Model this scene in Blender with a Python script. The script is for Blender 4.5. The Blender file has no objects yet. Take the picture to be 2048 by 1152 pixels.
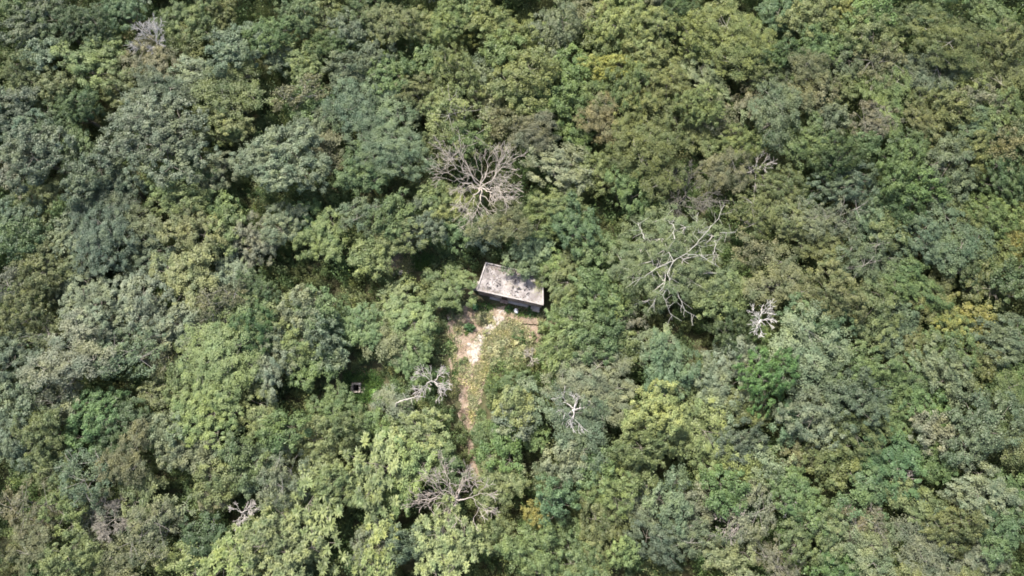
import bpy, math
import numpy as np

# ------------------------------------------------------------------ camera, sky, sun, exposure
scene = bpy.context.scene
col = scene.collection
TILT = math.radians(14.0)          # camera axis leans this much off straight down
CAM_Z = 95.0
FPX = 1365.0                       # focal length in pixels of a 2048 wide frame
SUN_EL, SUN_AZ = math.radians(57.0), math.radians(36.0)   # azimuth: left of the picture's up direction

cam_data = bpy.data.cameras.new('camera')
cam_data.sensor_width = 36.0
cam_data.lens = 36.0 * FPX / 2048.0
cam_data.clip_start = 0.5
cam_data.clip_end = 6000.0
cam = bpy.data.objects.new('camera', cam_data)
cam.location = (0.0, 0.0, CAM_Z)
cam.rotation_euler = (TILT, 0.0, 0.0)
col.objects.link(cam)
scene.camera = cam

world = bpy.data.worlds.new('World')
scene.world = world
world.use_nodes = True
wn = world.node_tree
wn.nodes.clear()
sky = wn.nodes.new('ShaderNodeTexSky')
sky.sky_type = 'NISHITA'
sky.sun_disc = False
sky.sun_elevation = SUN_EL
sky.sun_rotation = -SUN_AZ
sky.altitude = 100.0
sky.dust_density = 4.0
sky.ozone_density = 0.4
bg = wn.nodes.new('ShaderNodeBackground')
bg.inputs['Strength'].default_value = 0.15
wo = wn.nodes.new('ShaderNodeOutputWorld')
wn.links.new(sky.outputs[0], bg.inputs[0])
wn.links.new(bg.outputs[0], wo.inputs[0])

sun_data = bpy.data.lights.new('sun', 'SUN')
sun_data.energy = 4.2
sun_data.angle = math.radians(0.55)
sun_data.color = (1.0, 0.95, 0.87)
sun = bpy.data.objects.new('sun', sun_data)
# lamp shines along its -Z: tilt from vertical by (90 - elevation), towards the picture's lower right
sun.rotation_euler = (math.pi / 2 - SUN_EL, 0.0, SUN_AZ + math.pi)
sun.location = (0, 0, 150)
col.objects.link(sun)

vs = scene.view_settings
vs.view_transform = 'Standard'
vs.look = 'None'
vs.gamma = 1.0
vs.use_curve_mapping = False
vs.exposure = 0.93
scene.cycles.filter_width = 1.75
scene.cycles.max_bounces = 6
scene.cycles.diffuse_bounces = 4
scene.cycles.transmission_bounces = 4

RNG = np.random.default_rng(7)
CT, ST = math.cos(TILT), math.sin(TILT)

def at(px, py, z):
    """photo pixel -> point of the place at height z"""
    x = (px - 1024.0) / FPX
    y = (576.0 - py) / FPX
    d = np.array([x, y * CT + ST, y * ST - CT])
    t = (z - CAM_Z) / d[2]
    return np.array([d[0] * t, d[1] * t, z])

def mpp(px, py, z):
    """metres for one photo pixel there"""
    p = at(px, py, z)
    depth = p[1] * ST + (CAM_Z - z) * CT
    return depth / FPX

# ------------------------------------------------------------------ helpers
def tag(o, label=None, cat=None, group=None, kind=None):
    if label: o['label'] = label
    if cat: o['category'] = cat
    if group: o['group'] = group
    if kind: o['kind'] = kind
    return o

def empty(name, loc):
    o = bpy.data.objects.new(name, None)
    o.empty_display_size = 0.3
    o.location = [float(v) for v in loc]
    col.objects.link(o)
    return o

def link(name, me, mat, parent=None, loc=None):
    o = bpy.data.objects.new(name, me)
    if mat is not None and not me.materials:
        me.materials.append(mat)
    if parent is not None: o.parent = parent
    if loc is not None: o.location = [float(v) for v in loc]
    col.objects.link(o)
    return o

def quads_mesh(name, V, Q, tint=None, smooth=False):
    """mesh from arrays; Q is (n,4)"""
    me = bpy.data.meshes.new(name)
    V = np.ascontiguousarray(V, dtype=np.float32); Q = np.ascontiguousarray(Q, dtype=np.int32)
    me.vertices.add(len(V)); me.vertices.foreach_set('co', V.ravel())
    me.loops.add(Q.size); me.loops.foreach_set('vertex_index', Q.ravel())
    me.polygons.add(len(Q))
    me.polygons.foreach_set('loop_start', np.arange(0, Q.size, 4, dtype=np.int32))
    if tint is not None:
        a = me.attributes.new('tint', 'FLOAT', 'FACE')
        a.data.foreach_set('value', np.ascontiguousarray(tint, dtype=np.float32))
    me.polygons.foreach_set('use_smooth', np.full(len(Q), smooth))
    me.update(calc_edges=True)
    return me

def poly_mesh(name, V, F):
    me = bpy.data.meshes.new(name)
    me.from_pydata([tuple(float(c) for c in v) for v in V], [], [tuple(int(i) for i in f) for f in F])
    me.update()
    return me

class Tubes:
    def __init__(s): s.V = []; s.Q = []; s.n = 0
    def add(s, P, r, sides=5):
        P = np.asarray(P, float); r = np.asarray(r, float)
        T = np.gradient(P, axis=0)
        T /= np.linalg.norm(T, axis=1)[:, None] + 1e-9
        ref = np.array([0.31, 0.2, 0.93]) if abs(T[0][2]) < 0.8 else np.array([0.9, 0.3, 0.1])
        A = np.cross(T, ref); A /= np.linalg.norm(A, axis=1)[:, None] + 1e-9
        B = np.cross(T, A)
        an = np.arange(sides) * 2 * math.pi / sides
        ring = A[:, None, :] * np.cos(an)[None, :, None] + B[:, None, :] * np.sin(an)[None, :, None]
        s.V.append((P[:, None, :] + ring * r[:, None, None]).reshape(-1, 3))
        m = len(P)
        i = np.arange(m - 1)[:, None] * sides; k = np.arange(sides)[None, :]; k2 = (k + 1) % sides
        s.Q.append((np.stack([i + k, i + k2, i + sides + k2, i + sides + k], -1).reshape(-1, 4) + s.n))
        s.n += m * sides
    def mesh(s, name):
        return quads_mesh(name, np.concatenate(s.V), np.concatenate(s.Q), smooth=True)

def curve(p0, p1, sag, n, rng, wob=0.0):
    t = np.linspace(0, 1, n)[:, None]
    p0 = np.asarray(p0, float); p1 = np.asarray(p1, float)
    mid = (p0 + p1) / 2 + np.asarray(sag, float)
    P = (1 - t) ** 2 * p0 + 2 * t * (1 - t) * mid + t ** 2 * p1
    if wob:
        w = rng.normal(0, wob, (n, 3)); w[0] = 0; P = P + w
    return P

# ------------------------------------------------------------------ materials
def new_mat(name):
    m = bpy.data.materials.new(name); m.use_nodes = True
    nt = m.node_tree; nt.nodes.clear()
    return m, nt, nt.nodes, nt.links

def foliage_material(name, use_object_colour=True, colour=(0.06, 0.09, 0.03)):
    m, nt, N, L = new_mat(name)
    out = N.new('ShaderNodeOutputMaterial')
    pr = N.new('ShaderNodeBsdfPrincipled')
    pr.inputs['Roughness'].default_value = 0.5
    pr.inputs['Specular IOR Level'].default_value = 0.35
    tr = N.new('ShaderNodeBsdfTranslucent')
    mx = N.new('ShaderNodeMixShader'); mx.inputs[0].default_value = 0.22
    at_ = N.new('ShaderNodeAttribute'); at_.attribute_name = 'tint'
    if use_object_colour:
        oi = N.new('ShaderNodeObjectInfo'); src = oi.outputs['Color']
    else:
        rgb = N.new('ShaderNodeRGB'); rgb.outputs[0].default_value = (*colour, 1); src = rgb.outputs[0]
    hsv = N.new('ShaderNodeHueSaturation')
    mr = N.new('ShaderNodeMapRange'); mr.inputs[3].default_value = 0.50; mr.inputs[4].default_value = 1.65
    mh = N.new('ShaderNodeMapRange'); mh.inputs[3].default_value = 0.515; mh.inputs[4].default_value = 0.488
    L.new(at_.outputs['Fac'], mr.inputs[0]); L.new(at_.outputs['Fac'], mh.inputs[0])
    L.new(src, hsv.inputs['Color']); L.new(mr.outputs[0], hsv.inputs['Value']); L.new(mh.outputs[0], hsv.inputs['Hue'])
    # young growth and tired patches inside one crown
    tc = N.new('ShaderNodeTexCoord'); oi2 = N.new('ShaderNodeObjectInfo'); va = N.new('ShaderNodeVectorMath'); va.operation = 'MULTIPLY_ADD'
    L.new(oi2.outputs['Random'], va.inputs[0]); va.inputs[1].default_value = (71, 37, 53); L.new(tc.outputs['Object'], va.inputs[2])
    no = N.new('ShaderNodeTexNoise'); no.inputs['Scale'].default_value = 0.55; no.inputs['Detail'].default_value = 3
    L.new(va.outputs[0], no.inputs['Vector'])
    cr = N.new('ShaderNodeValToRGB'); cr.color_ramp.elements.new(0.5)
    for e_, (p_, c_) in zip(cr.color_ramp.elements, ((.33, (.62, .70, .70)), (.5, (.80, .80, .80)), (.68, (.93, .90, .74)))): e_.position = p_; e_.color = (*c_, 1)
    L.new(no.outputs['Fac'], cr.inputs[0])
    mu = N.new('ShaderNodeVectorMath'); mu.operation = 'MULTIPLY'; m2 = N.new('ShaderNodeVectorMath'); m2.operation = 'SCALE'; m2.inputs['Scale'].default_value = 1.25
    L.new(hsv.outputs[0], mu.inputs[0]); L.new(cr.outputs[0], mu.inputs[1]); L.new(mu.outputs[0], m2.inputs[0])
    L.new(m2.outputs[0], pr.inputs['Base Color']); L.new(m2.outputs[0], tr.inputs['Color'])
    L.new(pr.outputs[0], mx.inputs[1]); L.new(tr.outputs[0], mx.inputs[2]); L.new(mx.outputs[0], out.inputs[0])
    return m

def bark_material():
    m, nt, N, L = new_mat('bark')
    out = N.new('ShaderNodeOutputMaterial'); pr = N.new('ShaderNodeBsdfPrincipled')
    pr.inputs['Roughness'].default_value = 0.85
    oi = N.new('ShaderNodeObjectInfo'); tc = N.new('ShaderNodeTexCoord')
    no = N.new('ShaderNodeTexNoise'); no.inputs['Scale'].default_value = 2.2; no.inputs['Detail'].default_value = 4
    hsv = N.new('ShaderNodeHueSaturation'); mr = N.new('ShaderNodeMapRange')
    mr.inputs[1].default_value = 0.3; mr.inputs[2].default_value = 0.7
    mr.inputs[3].default_value = 0.65; mr.inputs[4].default_value = 1.2
    L.new(tc.outputs['Object'], no.inputs['Vector']); L.new(no.outputs['Fac'], mr.inputs[0])
    L.new(mr.outputs[0], hsv.inputs['Value']); L.new(oi.outputs['Color'], hsv.inputs['Color'])
    L.new(hsv.outputs[0], pr.inputs['Base Color']); L.new(pr.outputs[0], out.inputs[0])
    return m

def noise_mat(name, stops, scale=1.0, detail=6, rough=0.9, bump=0.0, bump_scale=8.0, coord='Object'):
    """colour ramp over noise, with a little bump"""
    m, nt, N, L = new_mat(name)
    out = N.new('ShaderNodeOutputMaterial'); pr = N.new('ShaderNodeBsdfPrincipled')
    pr.inputs['Roughness'].default_value = rough; pr.inputs['Specular IOR Level'].default_value = 0.2
    tc = N.new('ShaderNodeTexCoord')
    no = N.new('ShaderNodeTexNoise'); no.inputs['Scale'].default_value = scale; no.inputs['Detail'].default_value = detail
    no.inputs['Roughness'].default_value = 0.65
    cr = N.new('ShaderNodeValToRGB')
    while len(cr.color_ramp.elements) < len(stops): cr.color_ramp.elements.new(0.5)
    for e, (p, c) in zip(cr.color_ramp.elements, stops): e.position = p; e.color = (*c, 1)
    L.new(tc.outputs[coord], no.inputs['Vector']); L.new(no.outputs['Fac'], cr.inputs[0]); L.new(cr.outputs[0], pr.inputs['Base Color'])
    if bump:
        n2 = N.new('ShaderNodeTexNoise'); n2.inputs['Scale'].default_value = bump_scale; n2.inputs['Detail'].default_value = 5
        bp = N.new('ShaderNodeBump'); bp.inputs['Strength'].default_value = bump; bp.inputs['Distance'].default_value = 0.08
        L.new(tc.outputs[coord], n2.inputs['Vector']); L.new(n2.outputs['Fac'], bp.inputs['Height']); L.new(bp.outputs[0], pr.inputs['Normal'])
    L.new(pr.outputs[0], out.inputs[0])
    return m

FOLIAGE = foliage_material('foliage')
BARK = bark_material()
M_GROUND = noise_mat('forest_floor', [(0.30, (0.035, 0.042, 0.018)), (0.48, (0.065, 0.068, 0.032)), (0.62, (0.10, 0.09, 0.05)), (0.75, (0.15, 0.13, 0.085))], 0.5, 8, bump=0.6, bump_scale=3)
M_EARTH = noise_mat('red_earth', [(0.30, (0.15, 0.11, 0.08)), (0.45, (0.235, 0.175, 0.13)), (0.58, (0.30, 0.235, 0.18)), (0.72, (0.38, 0.32, 0.26))], 0.9, 8, bump=0.5, bump_scale=5)
M_TRAIL = noise_mat('limestone_gravel', [(0.32, (0.20, 0.145, 0.095)), (0.45, (0.29, 0.23, 0.17)), (0.55, (0.38, 0.33, 0.27)), (0.7, (0.46, 0.42, 0.37))], 1.6, 8, bump=0.7, bump_scale=6)
M_STONE = noise_mat('limestone', [(0.3, (0.28, 0.245, 0.21)), (0.5, (0.40, 0.36, 0.32)), (0.7, (0.50, 0.46, 0.42))], 2.0, 6, bump=0.5)
M_DARKSTONE = noise_mat('mossy_stone', [(0.3, (0.10, 0.10, 0.07)), (0.5, (0.24, 0.21, 0.17)), (0.7, (0.42, 0.38, 0.33))], 2.5, 6, bump=0.5)

# ------------------------------------------------------------------ ground
CLEARING = [  # ellipses in the photo: x, y, rx, ry
    (985, 625, 95, 22), (1000, 665, 105, 32), (948, 690, 60, 45), (940, 745, 40, 50),
    (938, 810, 18, 55), (940, 870, 12, 32), (951, 935, 14, 30), (1055, 660, 55, 40),
    (835, 520, 50, 32), (795, 530, 28, 24), (722, 766, 50, 36)]
def in_clearing(px, py, grow=1.0):
    for x, y, a, b in CLEARING:
        if ((px - x) / (a * grow)) ** 2 + ((py - y) / (b * grow)) ** 2 < 1: return True
    return False

well_c = at(713, 776, 0.0)
WH = 0.42
def ground_sheet():
    xs = np.array([-3000, -600, -150, well_c[0] - WH, well_c[0] + WH, 150, 600, 3000.0])
    ys = np.array([-3000, -600, -100, well_c[1] - WH, well_c[1] + WH, 150, 600, 3000.0])
    V = [(x, y, 0) for y in ys for x in xs]; n = len(xs); F = []
    for j in range(len(ys) - 1):
        for i in range(n - 1):
            if i == 3 and j == 3: continue          # the mouth of the well
            F.append((j * n + i, j * n + i + 1, (j + 1) * n + i + 1, (j + 1) * n + i))
    return poly_mesh('ground', V, F)
tag(link('ground', ground_sheet(), M_GROUND), kind='structure', label='dark forest floor under the trees')

def blob_sheet(name, outline_px, z, mat, rng, jag=0.12, sub=5):
    """irregular flat sheet whose outline follows photo points, edges frayed"""
    P = [at(x, y, 0)[:2] for x, y in outline_px]
    out = []
    for i in range(len(P)):
        a, b = P[i], P[(i + 1) % len(P)]
        for k in range(sub):
            t = k / sub
            out.append(a * (1 - t) + b * t + rng.normal(0, jag, 2))
    c = np.mean(out, axis=0)
    V = [(q[0], q[1], z) for q in out]
    return tag(link(name, poly_mesh(name, V, [tuple(range(len(V)))]), mat), kind='structure')

rg = np.random.default_rng(3)
e = blob_sheet('earth_clearing', [(893, 630), (908, 614), (960, 606), (1000, 612), (1050, 624), (1084, 634), (1076, 655), (1082, 682), (1050, 696), (1000, 720), (975, 745), (962, 780), (955, 820), (950, 860), (948, 895), (962, 930), (958, 965), (942, 960), (940, 925), (934, 890), (925, 850), (920, 800), (912, 760), (898, 722), (897, 680)][::-1], 0.004, M_EARTH, rg, 0.2)
e['label'] = 'reddish earth of the clearing before the building'
e = blob_sheet('earth_bank', [(768, 512), (790, 500), (822, 502), (842, 518), (838, 538), (815, 548), (790, 550), (772, 540)][::-1], 0.004, M_EARTH, rg, 0.25)
e['label'] = 'brown earth bank in the shaded hollow left of the building'
PATH_PTS = [(1006, 616), (1000, 630), (988, 648), (975, 663), (962, 680), (952, 696), (946, 712), (950, 726)]
def path_sheet():
    P = np.array([at(x, y, 0)[:2] for x, y in PATH_PTS]); W = np.array([0.45, 0.75, 0.8, 0.7, 0.75, 0.95, 0.85, 0.35])
    t = np.linspace(0, len(P) - 1, 40); ii = np.minimum(t.astype(int), len(P) - 2); f = (t - ii)[:, None]
    C = P[ii] * (1 - f) + P[ii + 1] * f; w = np.interp(t, range(len(P)), W)
    T = np.gradient(C, axis=0); T /= np.linalg.norm(T, axis=1)[:, None]; Nn = np.stack([-T[:, 1], T[:, 0]], 1)
    A = C + Nn * (w + rg.normal(0, 0.1, 40))[:, None]; B = C - Nn * (w + rg.normal(0, 0.1, 40))[:, None]
    V = [(*a, 0.012) for a in A] + [(*b, 0.012) for b in B]
    F = [(i + 1, i, 40 + i, 41 + i) for i in range(39)]
    return poly_mesh('path', V, F), C, w
path_me, PATH_C, PATH_W = path_sheet()
path = tag(link('path', path_me, M_TRAIL), kind='structure', label='pale limestone footpath leading to the building door')

def stone_mesh(name, rng, s=(1, 1, 0.6)):
    import bmesh
    bm = bmesh.new(); bmesh.ops.create_icosphere(bm, subdivisions=1, radius=1.0)
    for v in bm.verts:
        v.co *= 1 + rng.normal(0, 0.14)
        v.co.x *= s[0]; v.co.y *= s[1]; v.co.z *= s[2]
    me = bpy.data.meshes.new(name); bm.to_mesh(me); bm.free()
    return me
STONES = [stone_mesh('stone', rg, (1, rg.uniform(.6, .9), rg.uniform(.3, .5))) for _ in range(5)]
for k in range(70):
    i = rg.integers(2, 39); p = PATH_C[i] + rg.normal(0, 0.5, 2) * PATH_W[i]
    o = link('stone', STONES[k % 5], M_STONE, path, (p[0], p[1], 0.03))
    s = rg.uniform(0.14, 0.38); o.scale = (s, s, s * 0.7); o.rotation_euler = (0, 0, rg.uniform(0, 6.28))

# ------------------------------------------------------------------ the concrete building
RZ = 3.0
rTL, rBL, rBR, rTR = [at(x, y, RZ)[:2] for x, y in ((971, 524.5), (952, 581), (1087.5, 611), (1086.5, 550.5))]
bc = (rTL + rBL + rBR + rTR) / 4
ex = (rBR - rBL); FLEN = np.linalg.norm(ex); ex = ex / FLEN
ey = np.array([-ex[1], ex[0]])
ang = math.atan2(ex[1], ex[0])
house = empty('concrete_building', (bc[0], bc[1], 0)); house.rotation_euler = (0, 0, ang)
tag(house, 'flat-roofed concrete building with black-stained pale roof in the clearing', 'building')
def loc2(p): d = p - bc; return np.array([d @ ex, d @ ey])
qTL, qBL, qBR, qTR = [loc2(p) for p in (rTL, rBL, rBR, rTR)]
def inset(q4, d):
    """move the four sides of a quad (BL, BR, TR, TL) inward by d"""
    n = 4; out = []
    lines = []
    for i in range(n):
        a, b = q4[i], q4[(i + 1) % n]; t = (b - a) / np.linalg.norm(b - a); nr = np.array([-t[1], t[0]])
        lines.append((a + nr * d, t))
    for i in range(n):
        (p, t), (q, u) = lines[i - 1], lines[i]
        k = np.linalg.solve(np.array([t, -u]).T, q - p)[0]; out.append(p + t * k)
    return out
Q0 = [qBL, qBR, qTR, qTL]

def prism(name, q4, z0, z1, mat, parent=house):
    V = [(*p, z0) for p in q4] + [(*p, z1) for p in q4]
    F = [(3, 2, 1, 0), (4, 5, 6, 7)] + [(i, (i + 1) % 4, 4 + (i + 1) % 4, 4 + i) for i in range(4)]
    return link(name, poly_mesh(name, V, F), mat, parent)

def roof_material():
    m, nt, N, L = new_mat('stained_concrete_roof')
    out = N.new('ShaderNodeOutputMaterial'); pr = N.new('ShaderNodeBsdfPrincipled'); pr.inputs['Roughness'].default_value = 0.85
    pr.inputs['Specular IOR Level'].default_value = 0.2
    tc = N.new('ShaderNodeTexCoord')
    def noise(scale, detail=5, rough=0.6, dist=0.0):
        n = N.new('ShaderNodeTexNoise'); n.inputs['Scale'].default_value = scale; n.inputs['Detail'].default_value = detail
        n.inputs['Roughness'].default_value = rough; n.inputs['Distortion'].default_value = dist
        L.new(tc.outputs['Object'], n.inputs['Vector']); return n.outputs['Fac']
    def ramp(src, a, b, inv=False):
        r = N.new('ShaderNodeMapRange'); r.interpolation_type = 'SMOOTHSTEP'
        r.inputs[1].default_value = a; r.inputs[2].default_value = b
        r.inputs[3].default_value = 1.0 if inv else 0.0; r.inputs[4].default_value = 0.0 if inv else 1.0
        L.new(src, r.inputs[0]); return r.outputs[0]
    def math2(op, a, b):
        r = N.new('ShaderNodeMath'); r.operation = op
        for i, v in enumerate((a, b)):
            if isinstance(v, (int, float)): r.inputs[i].default_value = v
            else: L.new(v, r.inputs[i])
        return r.outputs[0]
    def mixc(fac, a, b):
        r = N.new('ShaderNodeMix'); r.data_type = 'RGBA'
        L.new(fac, r.inputs[0])
        for i, v in ((6, a), (7, b)):
            if isinstance(v, tuple): r.inputs[i].default_value = (*v, 1)
            else: L.new(v, r.inputs[i])
        return r.outputs[2]
    def blob(cx, cy, rx, ry, fuzz=0.55):
        mp = N.new('ShaderNodeMapping'); mp.vector_type = 'POINT'
        mp.inputs['Location'].default_value = (-cx / rx, -cy / ry, 0); mp.inputs['Scale'].default_value = (1 / rx, 1 / ry, 0)
        L.new(tc.outputs['Object'], mp.inputs[0])
        ln = N.new('ShaderNodeVectorMath'); ln.operation = 'LENGTH'; L.new(mp.outputs[0], ln.inputs[0])
        return ramp(ln.outputs['Value'], fuzz, 1.15, True)
    base = mixc(ramp(noise(0.7, 6), 0.35, 0.68), (0.20, 0.18, 0.17), (0.38, 0.352, 0.338))
    base = mixc(math2('MULTIPLY', ramp(noise(2.0, 7), 0.46, 0.70), 0.75), base, (0.15, 0.125, 0.115))
    # damp weathered band along the back, lichen on the right end
    back = math2('MULTIPLY', blob(0.8, 2.3, 6.5, 1.9, 0.3), ramp(noise(0.9, 5), 0.35, 0.6))
    base = mixc(math2('MULTIPLY', back, 0.8), base, (0.19, 0.155, 0.145))
    tanp = math2('MULTIPLY', blob(-0.3, 0.1, 1.1, 1.9, 0.2), ramp(noise(0.8, 4), 0.35, 0.6))
    base = mixc(math2('MULTIPLY', tanp, 0.5), base, (0.34, 0.30, 0.24))
    lich = math2('MULTIPLY', blob(4.0, 0.6, 1.6, 2.2, 0.2), ramp(noise(1.3, 6), 0.46, 0.6))
    base = mixc(math2('MULTIPLY', lich, 0.8), base, (0.24, 0.24, 0.14))
    spots = ramp(noise(2.6, 3, 0.55, 0.8), 0.53, 0.585)
    area = math2('MAXIMUM', blob(-2.5, -0.5, 1.5, 1.5), blob(1.35, -0.8, 1.7, 1.6))
    area = math2('MAXIMUM', area, math2('MULTIPLY', blob(-3.5, 1.3, 0.8, 1.1), 0.8))
    area = math2('MAXIMUM', area, blob(0.6, 0.35, 0.6, 0.5))
    base = mixc(math2('MULTIPLY', math2('MULTIPLY', spots, area), 0.95), base, (0.035, 0.033, 0.035))
    L.new(base, pr.inputs['Base Color'])
    bp = N.new('ShaderNodeBump'); bp.inputs['Strength'].default_value = 0.25; bp.inputs['Distance'].default_value = 0.03
    L.new(noise(5, 6), bp.inputs['Height']); L.new(bp.outputs[0], pr.inputs['Normal'])
    L.new(pr.outputs[0], out.inputs[0])
    return m
M_ROOF = roof_material()
M_RIM = noise_mat('weathered_rim', [(0.3, (0.20, 0.175, 0.16)), (0.5, (0.34, 0.31, 0.29)), (0.7, (0.46, 0.43, 0.40))], 1.2, 6, bump=0.3)
M_WALL = noise_mat('stained_render', [(0.32, (0.20, 0.135, 0.11)), (0.45, (0.33, 0.24, 0.20)), (0.58, (0.44, 0.35, 0.30)), (0.72, (0.54, 0.47, 0.42))], 0.9, 7, bump=0.3)
M_WOOD = noise_mat('old_brown_wood', [(0.3, (0.07, 0.045, 0.03)), (0.6, (0.16, 0.10, 0.07)), (0.8, (0.24, 0.17, 0.12))], 3.0, 6)
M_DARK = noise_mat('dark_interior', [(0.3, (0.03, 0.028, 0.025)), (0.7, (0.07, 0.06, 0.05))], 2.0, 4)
M_WHITE = noise_mat('white_plastic', [(0.3, (0.72, 0.74, 0.76)), (0.7, (0.82, 0.83, 0.85))], 3.0, 3, rough=0.5)

prism('roof_slab', Q0, RZ - 0.20, RZ, M_ROOF)
# raised rim on left, back and right, thin lip along the front
W_ = 0.17
I1 = inset(Q0, 0.02); I2 = inset(Q0, 0.02 + W_); 
def rim(i, h):
    j = (i + 1) % 4
    t = (I1[j] - I1[i]) / np.linalg.norm(I1[j] - I1[i])
    a, b = I1[i], I1[j]; c, d = I2[j], I2[i]
    prism('roof_rim', [a + t * 0.004, b - t * 0.004, c - t * 0.004, d + t * 0.004], RZ + 0.001, RZ + h, M_RIM)
rim(3, 0.16); rim(2, 0.20); rim(1, 0.16); rim(0, 0.05)

# walls, set in under the overhang; the front one has a doorway and two windows
QO = inset(Q0, 0.22); QI = inset(Q0, 0.42)
WT = RZ - 0.202
def boxwall(i, spans, name='wall'):
    """wall along side i made of blocks (u0,u1,z0,z1), u in 0..1 along the side"""
    j = (i + 1) % 4; V = []; F = []
    for (u0, u1, z0, z1) in spans:
        q = [QO[i] * (1 - u0) + QO[j] * u0, QO[i] * (1 - u1) + QO[j] * u1, QI[i] * (1 - u1) + QI[j] * u1, QI[i] * (1 - u0) + QI[j] * u0]
        n = len(V); V += [(*p, z0) for p in q] + [(*p, z1) for p in q]
        F += [tuple(n + k for k in f) for f in [(3, 2, 1, 0), (4, 5, 6, 7)] + [(k, (k + 1) % 4, 4 + (k + 1) % 4, 4 + k) for k in range(4)]]
    return link(name, poly_mesh(name, V, F), M_WALL, house)
D0, D1, W0, W1, X0, X1 = 0.36, 0.46, 0.14, 0.25, 0.62, 0.73
boxwall(0, [(0, W0, 0, WT), (W0, W1, 0, 1.05), (W0, W1, 2.15, WT), (W1, D0, 0, WT), (D0, D1, 2.15, WT), (D1, X0, 0, WT), (X0, X1, 0, 1.05), (X0, X1, 2.15, WT), (X1, 1, 0, WT)])
for i in (1, 2, 3): boxwall(i, [(0, 1, 0, WT)])
def panel(u0, u1, z0, z1, name, mat, depth=0.5):
    a = QO[0] * (1 - depth) + QI[0] * depth; b = QO[1] * (1 - depth) + QI[1] * depth
    q0 = a * (1 - u0) + b * u0; q1 = a * (1 - u1) + b * u1; n = np.array([0, 0.04])
    return prism(name, [q0, q1, q1 + n, q0 + n], z0, z1, mat)
d_ = panel(D0 + .004, D1 - .004, 0.02, 2.14, 'door', M_WOOD)
for (a, b) in ((W0, W1), (X0, X1)):
    w_ = panel(a + .002, b - .002, 1.06, 2.14, 'window', M_DARK, 0.7)
    for k in range(4):
        u = a + (b - a) * (k + .5) / 4
        panel(u - .004, u + .004, 1.06, 2.14, 'window_bar', M_WOOD, 0.35)
def local_box(name, x0, x1, y0, y1, z0, z1, mat):
    return prism(name, [np.array([x0, y0]), np.array([x1, y0]), np.array([x1, y1]), np.array([x0, y1])], z0, z1, mat)
fy = min(QO[0][1], QO[1][1]); fx0, fx1 = QO[0][0], QO[1][0]; fl = fx1 - fx0
local_box('plinth', fx0 + 0.18 * fl, fx0 + 0.345 * fl, fy - 0.34, fy - 0.01, 0, 0.22, M_RIM)
local_box('plinth', fx0 + 0.475 * fl, fx0 + 0.80 * fl, fy - 0.34, fy - 0.01, 0, 0.22, M_RIM)
local_box('broken_slab', fx0 + 0.84 * fl, fx0 + 0.98 * fl, fy - 0.75, fy - 0.02, 0, 0.35, M_RIM)
local_box('door_step', fx0 + 0.352 * fl, fx0 + 0.468 * fl, fy - 0.5, fy - 0.01, 0, 0.12, M_WALL)
lx = min(QO[0][0], QO[3][0])
local_box('side_ledge', lx - 1.05, lx - 0.01, fy + 0.4, fy + 1.5, 0, 1.5, M_RIM)
local_box('side_beam', lx - 1.15, lx - 0.02, fy + 0.12, fy + 0.32, 2.55, 2.75, M_RIM)

# small white sack on the ground before the wall
def sack():
    rng = np.random.default_rng(5)
    nu, nv = 14, 8; V = []; F = []
    for j in range(nv + 1):
        v = j / nv; r = [0.0, .62, .9, 1.0, .98, .85, .6, .3, 0.0][j]; z = [0, .0, .08, .3, .55, .78, .93, 1.02, 1.0][j]
        for i in range(nu):
            a = i / nu * 2 * math.pi; k = r * (1 + .12 * math.sin(3 * a + j) + rng.normal(0, .05))
            V.append((k * .34 * math.cos(a) + .06 * z, k * .24 * math.sin(a), z * .42))
    for j in range(nv):
        for i in range(nu): F.append((j * nu + i, j * nu + (i + 1) % nu, (j + 1) * nu + (i + 1) % nu, (j + 1) * nu + i))
    me = poly_mesh('sack', V, F)
    for p in me.polygons: p.use_smooth = True
    o = link('sack', me, M_WHITE, None, at(1032.5, 623, 0.01)); o.rotation_euler = (0, 0, 1.9); o.scale = (1.15, 1.15, 1.15)
    tag(o, 'small white sack on the ground before the front wall', 'sack')
sack()

# ------------------------------------------------------------------ the old square well
well = empty('stone_well', (well_c[0], well_c[1], 0)); well.rotation_euler = (0, 0, 0.0)
tag(well, 'square stone well with black open mouth in a small green gap', 'well')
def wbox(name, x0, x1, y0, y1, z0, z1, mat): return prism(name, [np.array(p) for p in ((x0, y0), (x1, y0), (x1, y1), (x0, y1))], z0, z1, mat, well)
rw = np.random.default_rng(11)
for side in range(4):                                   # shaft walls go down below the ground
    a, b = WH, WH + 0.22
    bx = [(-b, b, a, b), (-b, b, -b, -a), (a, b, -a, a), (-b, -a, -a, a)][side]
    wbox('shaft_wall', bx[0], bx[1], bx[2], bx[3], -7.0, 0.30, M_DARKSTONE)
    for k in range(3):                                  # rough capstones
        if side < 2: x0 = -b + k * 2 * b / 3; q = (x0 + .01, x0 + 2 * b / 3 - .01, bx[2] - .03, bx[3] + .03)
        else: y0 = -a + k * 2 * a / 3; q = (bx[0] - .03, bx[1] + .03, y0 + .04, y0 + 2 * a / 3 - .04)
        wbox('capstone', *q, 0.302, 0.42 + rw.uniform(-.08, .12), M_DARKSTONE if rw.random() < .7 else M_STONE)
wbox('side_slab', 0.70, 1.15, -0.70, 0.15, 0.0, 0.14, M_DARKSTONE)

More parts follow.
